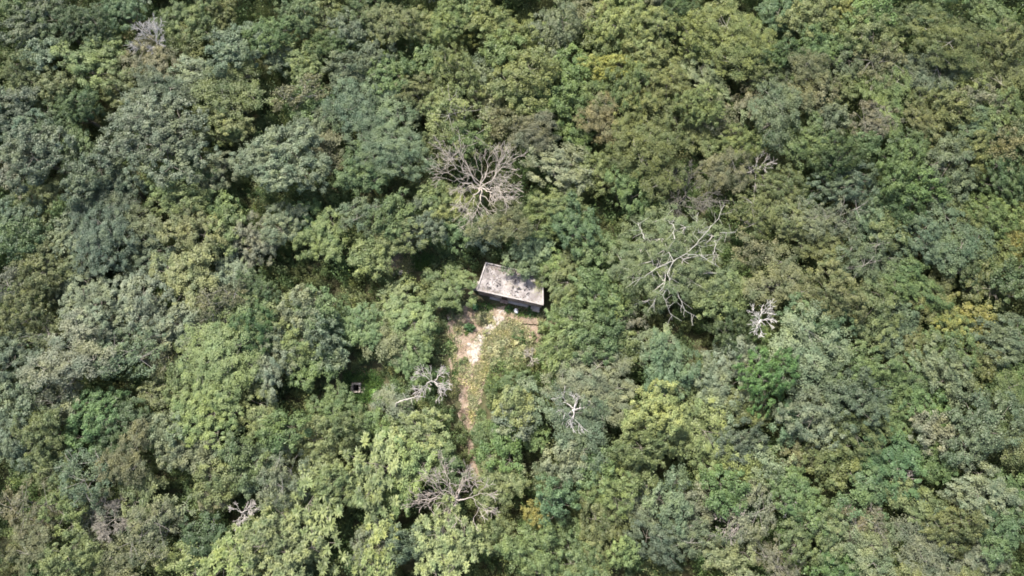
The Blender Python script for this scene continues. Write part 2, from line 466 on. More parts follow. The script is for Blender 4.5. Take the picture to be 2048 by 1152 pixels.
# ------------------------------------------------------------------ tree shapes (shared mesh data)
def leaves(C, nrm, L, W, rng, jitter, tint):
    """diamond leaves: centres C, preferred normals nrm"""
    n = len(C)
    N_ = nrm + rng.normal(0, jitter, (n, 3)); N_ /= np.linalg.norm(N_, axis=1)[:, None] + 1e-9
    A = np.cross(N_, rng.normal(0, 1, (n, 3))); A /= np.linalg.norm(A, axis=1)[:, None] + 1e-9
    B = np.cross(N_, A)
    l = (L * rng.uniform(.7, 1.3, n))[:, None] / 2; w = (W * rng.uniform(.7, 1.3, n))[:, None] / 2
    V = np.stack([C - A * l, C - B * w, C + A * l, C + B * w], 1).reshape(-1, 3)
    return V, np.arange(4 * n).reshape(-1, 4), tint

STYLE = {   # clumps per m2 of crown disc, clump radius, leaves per clump, leaf length, width, flatness of clump, jitter
    'c': dict(dens=3.5, rc=0.53, per=94, L=.200, W=.125, fl=.66, jit=.40, lf=.68),
    'f': dict(dens=3.0, rc=0.66, per=96, L=.170, W=.105, fl=.36, jit=.48, lf=.50),
    'd': dict(dens=4.2, rc=0.44, per=78, L=.170, W=.120, fl=.78, jit=.38, lf=.70),
    'r': dict(dens=2.6, rc=0.62, per=18, L=.58, W=.15, fl=.45, jit=.30, lf=.60),
    's': dict(dens=2.1, rc=0.56, per=72, L=.180, W=.115, fl=.55, jit=.58, lf=.60),
}
def tree_shape(kind, R, H, rng, limb_r=1.0):
    st = STYLE[kind]
    n_l = max(5, int(round(0.75 * R ** 1.45)))
    lob = []
    for i in range(n_l):
        d = R * 0.74 * math.sqrt((i + .35) / n_l) * rng.uniform(.88, 1.1); a = i * 2.39996 + rng.normal(0, .25)
        rl = R * 1.12 / math.sqrt(n_l) * rng.uniform(.75, 1.3)
        z = H - rl * st['lf'] - 0.48 * R * (d / R) ** 2 - abs(rng.normal(0, .15 * R))
        if i > 2 and rng.random() < .14: continue          # a gap where a bough is missing
        lob.append((d * math.cos(a), d * math.sin(a), z, rl))
    lob = np.array(lob); n_l = len(lob)
    nc = int(st['dens'] * math.pi * R * R)
    pick = rng.choice(n_l, nc, p=lob[:, 3] ** 2 / np.sum(lob[:, 3] ** 2))
    dz = rng.uniform(-.45, 1, nc); ph = rng.uniform(0, 6.2832, nc); h = np.sqrt(1 - dz ** 2)
    D = np.stack([h * np.cos(ph), h * np.sin(ph), dz], 1)
    rr = lob[pick, 3] * rng.uniform(.66, 1.2, nc)
    CP = lob[pick, :3] + D * rr[:, None] * np.array([1, 1, st['lf']])
    CP += rng.normal(0, .12, CP.shape)
    ct = rng.uniform(0, 1, nc) * .6 + rng.uniform(0, 1, n_l)[pick] * .4
    rcs = st['rc'] * rng.uniform(.5, 1.3, nc)
    if kind == 'r':
        V = []; T = []; Q = []
        k = st['per']; n = nc * k
        idx = np.repeat(np.arange(nc), k)
        a = np.tile(np.arange(k) * 6.2832 / k, nc) + rng.normal(0, .2, n) + np.repeat(rng.uniform(0, 6, nc), k)
        el = rng.uniform(-.15, .75, n); ln = st['L'] * rng.uniform(.6, 1.15, n); w = st['W'] * rng.uniform(.7, 1.2, n) / 2
        ax = np.stack([np.cos(a) * np.cos(el), np.sin(a) * np.cos(el), np.sin(el)], 1) + D[idx] * .25
        ax /= np.linalg.norm(ax, axis=1)[:, None]
        sd = np.cross(ax, [0, 0, 1.0]); sd /= np.linalg.norm(sd, axis=1)[:, None] + 1e-9
        p0 = CP[idx] + ax * .04; p1 = p0 + ax * (ln * .55)[:, None]
        p2 = p1 + (ax * .45 + np.array([0, 0, -.28])) * ln[:, None]
        w = w[:, None]
        V = np.stack([p0 - sd * w * .35, p0 + sd * w * .35, p1 + sd * w, p1 - sd * w, p2 - sd * w * .3, p2 + sd * w * .3], 1).reshape(-1, 3)
        b = np.arange(n)[:, None] * 6
        Q = np.concatenate([b + [0, 1, 2, 3], b + [3, 2, 5, 4]], 0)
        t = np.clip(ct[idx] + rng.normal(0, .1, n), 0, 1); T = np.concatenate([t, t])
    else:
        k = st['per']; n = nc * k; idx = np.repeat(np.arange(nc), k)
        u = rng.normal(0, 1, (n, 3)); u[:, 2] = np.where(u[:, 2] < -.3, -u[:, 2], u[:, 2])
        u /= np.linalg.norm(u, axis=1)[:, None]
        rad = rcs[idx] * np.abs(rng.normal(.70, .22, n))
        sa = rng.uniform(0, 3.1416, nc)[idx]; k1 = rng.uniform(.65, 1.6, nc)[idx]     # sprays, not balls
        ux, uy = u[:, 0] * np.cos(sa) + u[:, 1] * np.sin(sa), -u[:, 0] * np.sin(sa) + u[:, 1] * np.cos(sa)
        ux, uy = ux * k1, uy / k1 ** .6
        w_ = np.stack([ux * np.cos(sa) - uy * np.sin(sa), ux * np.sin(sa) + uy * np.cos(sa), u[:, 2] * st['fl']], 1)
        P = CP[idx] + w_ * rad[:, None]
        nr = u * np.array([1, 1, 1 / st['fl']]) ; nr /= np.linalg.norm(nr, axis=1)[:, None]
        nr = nr * .75 + D[idx] * .25 + np.array([0, 0, .35])
        t = np.clip(ct[idx] * .6 + rng.uniform(0, .4, n), 0, 1)
        V, Q, T = leaves(P, nr, st['L'], st['W'], rng, st['jit'], t)
    crown = quads_mesh('crown', V, Q, T)
    # trunk and limbs
    tb = Tubes()
    fork = np.array([rng.normal(0, .06 * R), rng.normal(0, .06 * R), H * rng.uniform(.34, .45)])
    r0 = 0.05 * R ** .8 + .05
    tb.add(curve((0, 0, -.3), fork, rng.normal(0, .2, 3) * [1, 1, 0], 6, rng, .03), np.linspace(r0 * 1.35, r0, 6), 7)
    up = {'s': 0.35, 'f': .25}.get(kind, 0.1)
    for li in range(n_l):
        c = lob[li, :3] + [0, 0, up * lob[li, 3] * st['lf']]
        tb.add(curve(fork, c, rng.normal(0, .08 * R, 3) + [0, 0, -.05 * R], 7, rng, .06), np.linspace(r0 * .5, r0 * .15, 7) * limb_r, 5)
        mine = np.where(pick == li)[0]
        for q in mine[:(8 if kind == 's' else 5)]:
            e_ = CP[q] + (np.array([0, 0, .25 + .3 * rng.random()]) if kind == 's' else 0)
            tb.add(curve(c, e_, rng.normal(0, .15, 3), 4, rng, .04), np.linspace(r0 * .15, .014, 4) * limb_r, 4)
    return crown, tb.mesh('trunk'), (R, H)

rs = np.random.default_rng(21)
NOM = {'S': (2.5, 6.5), 'M': (3.9, 8.8), 'L': (6.2, 11.5)}
PLAN = {'c': (3, 5, 3), 'f': (2, 3, 2), 'd': (2, 3, 2), 'r': (2, 3, 2), 's': (2, 4, 2)}
SHAPES = {}
for k_, counts in PLAN.items():
    for sz, n_ in zip('SML', counts):
        SHAPES[k_ + sz] = [tree_shape(k_, *NOM[sz], rs, 0.95 if k_ == 's' else 0.9) for _ in range(n_)]

def bare_shape(R, H, rng, spread=1.0, depth=5, thick=1.0, lean=(0, 0), fork_h=.42):
    """trunk mesh and one mesh for each main limb with its twigs"""
    tk = Tubes()
    r0 = (0.030 * R + .05) * thick
    fork = np.array([lean[0] * .3, lean[1] * .3, H * fork_h])
    tk.add(curve((0, 0, -.3), fork, (rng.normal(0, .2), rng.normal(0, .2), 0), 6, rng, .04), np.linspace(r0 * 1.3, r0, 6), 7)
    def grow(tw, p, d, ln, r, lev):
        n = 6 if lev < 2 else (5 if lev < 3 else (4 if lev < 4 else 3))
        e_ = p + d * ln
        P = curve(p, e_, rng.normal(0, .14 * ln, 3), n, rng, .05 * ln)
        tw.add(P, np.maximum(np.linspace(r, r * .6, n), .019 if R > 4 else .023), 6 if lev < 2 else (4 if lev < 4 else 3))
        if lev >= depth: return
        kids = rng.integers(3, 5) if lev < 3 else rng.integers(2, 5)
        for c in range(kids):
            nd = d + rng.normal(0, .58, 3) * [1, 1, .5]; nd[2] += .06
            out = P[-1][:2] / (np.linalg.norm(P[-1][:2]) + .3)
            nd[:2] += out * .14
            nd /= np.linalg.norm(nd)
            k = n - 1 if c < 2 else rng.integers(1, n)
            q = r * (1 - .4 * k / (n - 1))
            grow(tw, P[k], nd, ln * rng.uniform(.60, .88), q * rng.uniform(.52, .72), lev + 1)
    m = 5 + int(R > 4) + 2 * int(R > 6); limbs = []
    for i in range(m):
        a = i * 6.2832 / m + rng.normal(0, .3); el = rng.uniform(.1, .75) / spread
        d = np.array([math.cos(a) * math.cos(el), math.sin(a) * math.cos(el), math.sin(el)]) + np.array([lean[0], lean[1], 0]) / max(R, 1)
        d /= np.linalg.norm(d); tw = Tubes()
        grow(tw, fork + [0, 0, rng.uniform(-.4, .1)], d, R * .36 * rng.uniform(.8, 1.25), r0 * .40, 1)
        limbs.append(tw.mesh('limb'))
    return tk.mesh('trunk'), limbs

# ------------------------------------------------------------------ the trees of the photograph
# colour letter -> leaf colour, words
COL = {
    'g': ((0.102, 0.146, 0.058), 'mid-green'), 'y': ((0.158, 0.190, 0.076), 'light yellow-green'),
    'Y': ((0.190, 0.200, 0.065), 'golden yellow'), 'o': ((0.122, 0.146, 0.058), 'olive'),
    'b': ((0.108, 0.142, 0.082), 'blue-grey-green'), 'p': ((0.162, 0.192, 0.112), 'pale grey-green'),
    'd': ((0.070, 0.106, 0.043), 'dark green'), 'v': ((0.114, 0.165, 0.060), 'vivid green'),
    't': ((0.142, 0.148, 0.078), 'tan-brown'), 'w': ((0.154, 0.164, 0.104), 'dry greyish'),
    'e': ((0.096, 0.148, 0.070), 'teal-green'), 'l': ((0.168, 0.206, 0.088), 'pale lime')}
TEX = {'c': 'clumpy', 'f': 'feathery', 'd': 'fine-leaved', 'r': 'long-leaved', 's': 'thin-crowned'}
# x y radius(px) crown colour
TREES = """
50 45 52 cb;115 42 46 cd;172 38 46 dd;28 10 40 dg;85 112 38 cb;32 132 42 do;165 118 55 cy;240 18 42 ce;215 85 38 dy;
345 42 42 cg;395 32 46 cy;442 22 42 do;460 98 60 cb;372 75 40 so;300 122 46 ft;396 152 52 cp;540 62 52 dg;592 28 46 dg;
640 30 46 dy;652 88 42 dg;555 122 32 cb;612 132 48 dy;602 178 42 st;240 172 52 do;312 172 50 fb;460 182 66 fo;452 238 46 cy;
110 162 38 dy;60 178 42 do;18 205 52 cb;152 212 46 cd;42 255 46 cb;100 238 46 cd;310 275 108 cb;408 252 48 co;555 312 92 cp;
640 238 42 db;628 200 42 cg;662 292 42 ft;62 302 62 cb;150 292 46 cg;25 332 40 sw;160 358 56 cb;352 356 56 cy;240 368 50 cb;
430 342 44 cp;
700 55 42 db;720 12 46 dg;780 42 56 do;748 118 46 cb;836 52 36 dy;742 84 24 dY;892 38 46 dy;922 12 40 dg;772 152 50 cg;
700 135 50 cb;702 208 56 fb;762 222 60 fb;832 182 46 do;812 222 40 db;772 292 76 fb;722 342 50 cg;912 130 52 do;962 150 42 sb;
930 70 22 dY;1000 55 44 dy;1012 102 40 cg;962 40 40 co;1062 150 66 co;1122 55 56 cb;1066 192 42 cg;1180 28 42 sw;1242 42 58 dy;
1292 52 50 cy;1342 28 46 dd;1212 86 42 do;1216 134 46 dY;1302 106 50 cy;1152 132 42 cg;1262 166 50 cg;924 236 66 sy;878 205 44 dy;
986 214 40 ro;1014 246 40 st;1066 258 46 fw;940 276 38 cg;862 296 38 do;1132 205 42 dg;1192 188 46 cg;1202 230 46 ft;1142 252 40 dg;
1272 206 46 co;1332 178 56 do;1342 226 46 co;1164 268 34 dv;1112 332 60 cp;1192 336 50 co;1242 312 44 do;1302 306 80 fo;1252 362 46 cg;
1076 58 34 do;852 118 36 cg;
1388 62 46 cy;1440 30 42 do;1472 84 80 fy;1562 22 46 ce;1602 36 40 dy;1650 26 42 do;1702 14 32 dY;1752 18 42 cv;1842 34 48 cg;
1902 74 76 fo;1982 32 52 dg;2024 78 46 do;1402 152 52 cp;1502 124 50 do;1562 108 44 dd;1640 92 50 cg;1702 72 36 dv;1752 64 50 co;
1546 146 50 fb;1622 132 44 ft;1690 122 44 cb;1762 122 50 st;1850 142 52 fb;1902 152 50 db;1682 170 42 do;1640 178 42 st;1772 184 56 fy;
1862 196 46 do;1936 168 40 dy;2014 152 56 fo;1966 196 42 sw;1402 206 50 do;1436 232 38 sw;1492 204 40 sw;1552 216 60 fb;1602 204 38 ft;
1752 244 46 sw;1852 246 46 do;1906 224 42 do;1962 252 46 cb;2022 224 46 cg;2032 284 42 st;1402 264 48 fy;1482 284 46 dy;1446 334 46 ft;
1622 292 56 cg;1742 280 27 ce;1682 302 48 dd;1702 362 56 db;1802 332 50 cv;1824 282 42 dd;1902 332 56 cb;1962 302 48 co;2014 344 50 dd;
1852 374 44 dv;1566 372 50 do;1662 230 38 db;
30 430 46 cb;76 402 50 co;112 412 22 dv;32 468 42 cd;132 486 55 cp;192 474 76 fb;185 420 50 sb;265 458 52 ft;212 398 50 fb;
356 402 50 cy;442 412 38 cv;366 456 56 cy;450 462 42 dy;502 472 46 cp;556 450 46 cp;602 438 38 dv;650 472 50 cy;372 546 66 cy;
462 542 46 cp;300 522 56 cb;152 524 46 do;70 542 54 co;140 566 52 cb;20 562 46 sw;42 612 54 do;184 612 80 cp;282 602 58 cp;
376 642 60 cp;290 652 50 st;332 692 44 st;432 602 44 st;512 586 50 dd;552 622 36 cy;602 604 42 cp;642 614 44 cg;70 664 50 so;
30 712 50 cb;136 716 74 fw;192 662 38 dv;254 712 64 sb;452 694 98 fy;362 744 46 co;532 742 50 cp;502 652 50 dd;542 672 30 sw;
592 684 46 cy;622 726 44 cv;632 664 42 db;110 772 46 sw;576 706 30 cp;
722 432 46 sp;792 422 44 cg;802 466 50 cy;852 452 46 cb;900 412 44 cy;954 468 38 cp;920 452 40 dg;1014 442 48 ft;1082 442 44 co;
1112 402 44 cy;1152 452 52 ce;1188 502 42 cv;1062 484 36 cp;1042 510 37 cb;732 522 40 cy;798 604 46 cy;905 578 48 cv;818 652 56 cy;
712 652 56 dg;766 692 42 ft;832 708 46 cv;668 700 38 cp;1126 562 52 co;1104 524 30 cy;1112 632 28 cv;1182 572 44 cg;1148 604 40 do;
1182 646 44 cg;1226 642 40 dd;1232 604 38 sy;1264 646 32 sw;1194 694 44 cg;1132 686 44 co;1246 690 40 co;1312 690 44 cp;1182 764 86 fp;
1332 736 60 cb;1044 764 30 cg;1026 806 40 cy;866 398 34 cy;
1572 430 50 co;1622 444 50 sp;1690 422 46 sw;1744 434 46 cb;1802 402 46 dd;1872 432 56 fo;1774 458 42 co;1652 494 56 co;1852 472 54 db;
1932 442 44 do;1992 430 46 cv;2022 486 32 cY;1912 484 66 fb;1502 492 42 st;1732 522 60 sb;1572 562 60 ft;1452 574 42 cy;1420 606 40 cy;
1784 512 42 cb;1824 564 52 cg;1936 524 46 dd;1992 514 44 co;2034 566 44 cd;1976 566 44 do;1682 582 52 cy;1746 622 60 co;1642 642 56 ce;
1802 634 40 cb;1872 604 50 co;1962 636 38 cY;1918 654 32 dY;1912 690 50 cg;2012 682 60 cb;1832 694 50 co;1602 694 74 fp;1472 704 42 cp;
1462 650 46 dd;1508 668 34 dv;1545 752 57 dv;1430 752 56 cp;1702 722 46 dg;1734 752 58 cg;1782 684 42 db;1812 762 58 dg;1892 732 58 cp;
1962 736 44 co;2022 752 44 cv;1652 762 50 cb;1510 428 46 so;
24 808 46 cb;32 876 50 cb;72 862 50 co;132 804 42 cp;182 842 60 dv;242 852 56 cd;320 790 44 do;432 812 82 cy;522 842 52 cy;
290 850 26 cb;342 862 38 cp;92 932 50 do;162 952 64 sb;242 922 50 ft;272 982 46 co;342 902 30 cp;60 1012 60 st;202 1042 52 sw;
132 1022 44 do;60 1082 50 ft;132 1116 52 cy;290 1062 60 st;232 1122 46 ft;340 1030 44 sp;440 958 44 co;420 986 32 ct;482 912 44 cg;
402 1062 44 cd;372 1114 46 cy;502 932 54 cb;562 962 54 sp;640 882 56 cy;662 812 46 cv;590 1002 40 sp;548 1090 84 ry;640 1036 78 ry;
482 1122 58 ry;672 962 52 cy;568 870 44 cg;400 890 42 ct;
784 816 36 fw;736 862 36 cv;684 858 36 do;850 866 50 ry;752 944 72 rl;822 922 44 cl;868 928 46 cg;796 1000 40 cv;900 1086 82 rl;
1000 966 52 cy;742 1082 50 sw;812 1082 44 cb;768 1124 56 ry;1018 844 40 cp;1062 812 44 cp;985 868 34 fg;1012 892 44 cg;1075 882 26 cv;
1130 912 42 cp;1152 858 66 fb;1206 806 46 sp;1182 944 46 cg;1322 820 56 cl;1282 886 58 co;1292 936 44 co;1092 962 36 st;1075 1034 26 cY;
1112 1004 44 de;1112 1064 44 cg;1062 1112 58 cg;1222 986 50 cy;1202 1046 54 co;1244 1100 30 cl;1284 1014 60 fp;1344 1012 46 cb;1154 1132 52 cg;
1330 1082 50 cb;992 1070 32 co;
1392 852 74 cy;1442 792 44 cp;1492 812 46 co;1482 882 50 cb;1432 906 48 cy;1486 936 40 cy;1542 932 42 sp;1462 974 46 cg;1632 834 56 cp;
1580 836 42 cb;1722 804 60 cb;1704 858 58 co;1612 904 38 ct;1682 924 48 co;1792 842 48 cv;1852 804 58 dg;1860 866 42 cp;1884 932 38 cv;
1960 860 74 ce;2022 806 54 fo;2034 880 46 fo;1782 926 68 ce;1742 992 46 ce;1822 1004 46 cy;1602 1002 64 dg;1632 1052 68 dg;1504 1034 60 sw;
1962 984 60 cp;2016 1000 46 cg;1742 1052 46 st;1732 1092 64 fp;1872 1044 48 cb;1932 1056 50 co;2004 1066 60 ce;1462 1112 46 cl;1392 1082 50 sp;
1562 1112 50 sw;1682 1116 44 cv;1854 1112 66 fw;1964 1114 54 cp;1400 1000 46 cw
"""

OWN = {(905, 578): (.125, .165, .062, 1), (1545, 752): (.084, .152, .048, 1), (310, 275): (.112, .138, .086, 1), (1322, 820): (.215, .245, .095, 1)}   # crowns of a colour of their own
LOW = {(1182, 764): 9.0, (1152, 858): 9.0, (1206, 806): 7.5, (985, 868): 5.0, (850, 866): 6.5, (1000, 966): 6.5, (868, 928): 6.5, (1545, 752): 11.5, (1322, 820): 11.0, (784, 816): 3.0, (668, 700): 6.0, (736, 862): 4.5, (662, 812): 5.5, (622, 726): 6.0, (712, 652): 6.0, (766, 692): 5.2, (1042, 510): 6.0, (905, 578): 5.0, (954, 468): 6.2, (1062, 484): 6.0, (1104, 524): 5.2, (1126, 562): 5.8, (818, 652): 5.2, (832, 708): 4.6, (1112, 632): 3.6, (798, 604): 4.2}   # lower trees round the building
def world_scale(px, py, r, kind, rng):
    """height, position and radius of a crown seen at a photo pixel"""
    R = r * mpp(px, py, 8.0)
    H = 4.8 + 1.0 * R + rng.normal(0, 1.0)
    H = float(np.clip(H, 5.2, 14.5))
    H = LOW.get((px, py), H)
    zc = H - 0.40 * R
    p = at(px, py, zc)
    return p, r * mpp(px, py, zc), H

LM = []        # landmarks that other labels lean on: x, y, words
LM += [(1020, 570, 'the concrete building'), (713, 778, 'the stone well'), (945, 690, 'the pale footpath')]

def bark_colour(kind, c, rng):
    v = rng.uniform(.85, 1.15)
    if kind == 's': return tuple(v * k for k in (.27, .25, .22)) + (1,)
    if kind == 'f': return tuple(v * k for k in (.27, .25, .21)) + (1,)
    return tuple(v * k for k in (.22, .195, .16)) + (1,)

def leaf_colour(c, rng, px=None, py=None):
    b = np.array(COL[c][0]) * rng.uniform(.88, 1.12)
    b = b * (1 + rng.normal(0, .035, 3))
    if px is not None:                       # other species mixes: yellower woods at the top and right, bluer at the left
        k = math.exp(-((px - 1230) / 420) ** 2 - ((py - 100) / 260) ** 2) + .7 * math.exp(-((px - 2020) / 200) ** 2 - ((py - 420) / 330) ** 2)
        b = b * (1 + k * np.array([.08, .03, -.12]))
        b = b * (1 - .10 / (1 + math.exp(-(px - 1450) / 90)))      # edge falloff of brightness put into the leaf colours, darker to the right
        k = math.exp(-(px / 420) ** 2 - ((py - 380) / 420) ** 2)
        b = b * (1 + k * np.array([-.05, -.03, .05]))
    return tuple(float(x) for x in b) + (1.0,)

rt = np.random.default_rng(99)
entries = []
for tok in TREES.replace('\n', '').split(';'):
    if not tok.strip(): continue
    x, y, r, kc = tok.split(); entries.append([float(x), float(y), float(r), kc[0], kc[1]])
entries.sort(key=lambda t: -t[2])
N_SINGLE = 300
singles, rest = entries[:N_SINGLE], entries[N_SINGLE:]

# trees that are easy to find get words of their own and serve as landmarks
SPECIAL = {
    (1545, 752): 'bright green rounded tree with tiny dense leaves in the lower right',
    (1322, 820): 'tall pale lime tree right of the white bare tree below the clearing',
    (310, 275): 'very large blue-grey tree of round leaf clumps in the upper left',
    (555, 312): 'large pale silvery tree of round leaf clumps in the upper left',
    (452, 694): 'broad yellow-green spreading tree left of the clearing',
    (640, 1036): 'lime tree with long radiating leaves, upper of the bottom group',
    (548, 1090): 'lime tree with long radiating leaves at the bottom edge, left group',
    (900, 1086): 'pale lime tree with long radiating leaves below the large leafless tree',
    (752, 944): 'pale lime long-leaved tree left of the lower end of the trail',
    (1962, 636): 'bright golden yellow tree near the right edge',
    (1182, 764): 'broad pale feathery tree below right of the clearing',
    (905, 578): 'vivid green bushy tree touching the left end of the building',
    (1042, 510): 'blue-grey-green tree hanging over the back edge of the concrete roof',
    (1126, 562): 'olive tree pressed against the right end of the building',
    (1152, 452): 'pale teal tree with open clumps above right of the building',
    (254, 712): 'blue-grey tree with exposed white limbs in the left',
    (136, 716): 'dry greyish feathery tree near the left edge',
    (184, 612): 'large pale rounded cauliflower-like tree in the left',
    (372, 546): 'flat yellow-green tree with dark open middle in the left',
    (265, 458): 'reddish tan feathery tree among blue-green ones in the left',
    (376, 642): 'pale silvery rounded tree left of the clearing in the mid left',
    (722, 432): 'pale tree with a bare slanting trunk above left of the building',
    (1472, 84): 'broad yellow-green feathery tree in the upper right',
    (1902, 74): 'broad olive feathery tree in the top right corner area',
    (1960, 860): 'large teal clumpy tree near the right edge, lower half',
    (1430, 752): 'pale whitish-green tree left of the bright green rounded one',
    (1742, 280): 'small bright teal tree in the upper right',
    (1884, 932): 'vivid yellow-green tree in the lower right',
    (1392, 852): 'large light yellow-green tree with tan tips, lower right of middle',
    (1632, 1052): 'dense mid-green tree under a tiny white leafless treetop, lower of two',
    (1602, 1002): 'dense mid-green tree above a tiny white leafless treetop, upper of two',
    (1075, 1034): 'small golden tree below the middle',
    (460, 98): 'silvery blue-grey tree near the top left',
    (182, 842): 'vivid fine-leaved tree in the lower left',
    (1302, 306): 'broad olive tree with a pale forked limb, above middle right',
}
LM += [(1545, 752, 'the bright green rounded tree'), (1322, 820, 'the tall pale lime tree'), (310, 275, 'the largest blue-grey tree'),
       (555, 312, 'the large silvery clumpy tree'), (452, 694, 'the broad yellow-green tree'), (640, 1036, 'the upper lime long-leaved tree'),
       (1962, 636, 'the bright golden tree'), (184, 612, 'the cauliflower-like pale tree'), (265, 458, 'the reddish tan tree'),
       (1472, 84, 'the broad yellow-green feathery tree'), (1902, 74, 'the broad olive feathery tree'), (1960, 860, 'the large teal tree'),
       (1884, 932, 'the vivid yellow-green tree'), (136, 716, 'the dry greyish feathery tree'), (1742, 280, 'the small teal tree'),
       (182, 842, 'the vivid fine-leaved tree'), (460, 98, 'the silvery blue-grey tree')]

# bare trees: x, y, radius px, bark, spread, depth, thickness, label, seed
BARE = [
    (958, 352, 100, (.62, .55, .47), 1.25, 5, 1.1, 'largest bleached pinkish leafless tree above the building', 4, 'the largest bleached leafless tree'),
    (300, 62, 46, (.62, .60, .57), 1.0, 5, 1.0, 'grey-white leafless tree fanning out near the top left', 9, 'the grey-white leafless tree'),
    (1542, 627, 42, (.80, .77, .73), 1.3, 4, 1.1, 'small bone-white leafless tree right of the giant spreading tree', 5, 'the small bone-white leafless tree'),
    (862, 757, 47, (.66, .61, .56), 1.2, 4, 1.1, 'whitish leafless tree left of the trail below the footpath', 6, 'the whitish leafless tree by the trail'),
    (1155, 812, 48, (.74, .70, .67), 1.3, 4, 1.7, 'white leafless tree with thick twisted boughs below right of the clearing', 8, 'the white twisted leafless tree'),
    (908, 1003, 82, (.62, .54, .48), 1.3, 5, 1.1, 'large pinkish-white leafless tree near the bottom middle', 12, 'the large pinkish leafless tree'),
    (460, 1030, 32, (.66, .61, .55), 1.5, 4, 1.2, 'starburst-shaped tan-white leafless tree in the lower left', 13, 'the starburst leafless tree'),
    (1522, 322, 46, (.52, .48, .43), 1.2, 4, 1.2, 'grey leafless tree with few crooked limbs in the upper right', 14, 'the grey crooked leafless tree'),
    (1612, 1026, 20, (.62, .60, .57), 1.5, 4, 1.3, 'tiny white leafless treetop poking through dense green leaves', 15, None),
    (1385, 372, 62, (.24, .225, .185), 1.15, 5, .9, 'dull brown leafless twiggy tree above the giant spreading tree', 16, 'the dull brown twiggy tree'),
    (1846, 962, 24, (.50, .44, .39), 1.3, 4, 1.1, 'small greyish leafless tree left of the vivid yellow-green tree', 17, None),
    (1064, 716, 24, (.55, .50, .43), 1.4, 4, 1.2, 'low pale leafless bush at the lower right of the clearing', 18, None),
    (1478, 1046, 34, (.50, .45, .40), 1.3, 5, 1.0, 'greyish leafless branches near the bottom, right of middle', 19, None),
    (200, 1046, 44, (.40, .37, .31), 1.2, 6, 1.0, 'dense grey leafless twiggy tree near the bottom left', 20, None),
]
for b in BARE:
    if b[9]: LM.append((b[0], b[1], b[9]))
GIANT = (1350, 520, 150)
LM.append((1350, 520, 'the giant spreading tree'))

def direction(dx, dy):
    a = math.degrees(math.atan2(-dy, dx)) % 360
    return ['right of', 'above right of', 'above', 'above left of', 'left of', 'below left of', 'below', 'below right of'][int(((a + 22.5) % 360) // 45)]
ORD = ['nearest', 'second nearest', 'third nearest', 'fourth nearest', 'fifth nearest', 'sixth nearest', 'seventh nearest', 'eighth nearest']
def label_trees(items):
    """items: list of dicts with x y r kind colour; gives each its own words"""
    keyed = {}
    for it in items:
        if (it['x'], it['y']) in SPECIAL: it['label'] = SPECIAL[(it['x'], it['y'])]; continue
        lm = min(LM, key=lambda m: math.hypot(m[0] - it['x'], m[1] - it['y']))
        dx, dy = it['x'] - lm[0], it['y'] - lm[1]
        size = 'small ' if it['r'] < 44 else ('large ' if it['r'] > 57 else '')
        words = f"{size}{COL[it['c']][1]} {TEX[it['k']]} tree"
        where = 'beside' if math.hypot(dx, dy) < 8 else direction(dx, dy)
        keyed.setdefault((words, where, lm[2]), []).append((math.hypot(dx, dy), it))
    for (words, where, lm), L_ in keyed.items():
        L_.sort(key=lambda q: q[0])
        for i, (d, it) in enumerate(L_):
            it['label'] = ('' if len(L_) == 1 else ORD[i] + ' ') + f"{words} {where} {lm}"
    return items

turn = {}
def shape_for(kind, Rm):
    sz = 'S' if Rm < 3.0 else ('M' if Rm < 4.9 else 'L')
    key = kind + sz; turn[key] = turn.get(key, -1) + 1
    return SHAPES[key][turn[key] % len(SHAPES[key])]

items = label_trees([dict(x=t[0], y=t[1], r=t[2], k=t[3], c=t[4]) for t in singles])
for it in items:
    p, Rm, H = world_scale(it['x'], it['y'], it['r'], it['k'], rt)
    crown_me, trunk_me, (R0, H0) = shape_for(it['k'], Rm)
    root = empty('tree', (p[0], p[1], 0))
    s = Rm / R0 * 1.10; sz = H / H0
    asp = rt.uniform(.82, 1.22); root.scale = (s * asp, s / asp, sz)
    root.rotation_euler = (0, 0, rt.uniform(0, 6.28))
    tag(root, it['label'], 'tree', 'trees of the forest')
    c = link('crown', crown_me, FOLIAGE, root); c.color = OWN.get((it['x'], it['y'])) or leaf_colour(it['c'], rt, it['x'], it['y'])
    t = link('trunk', trunk_me, BARK, root); t.color = bark_colour(it['k'], it['c'], rt)

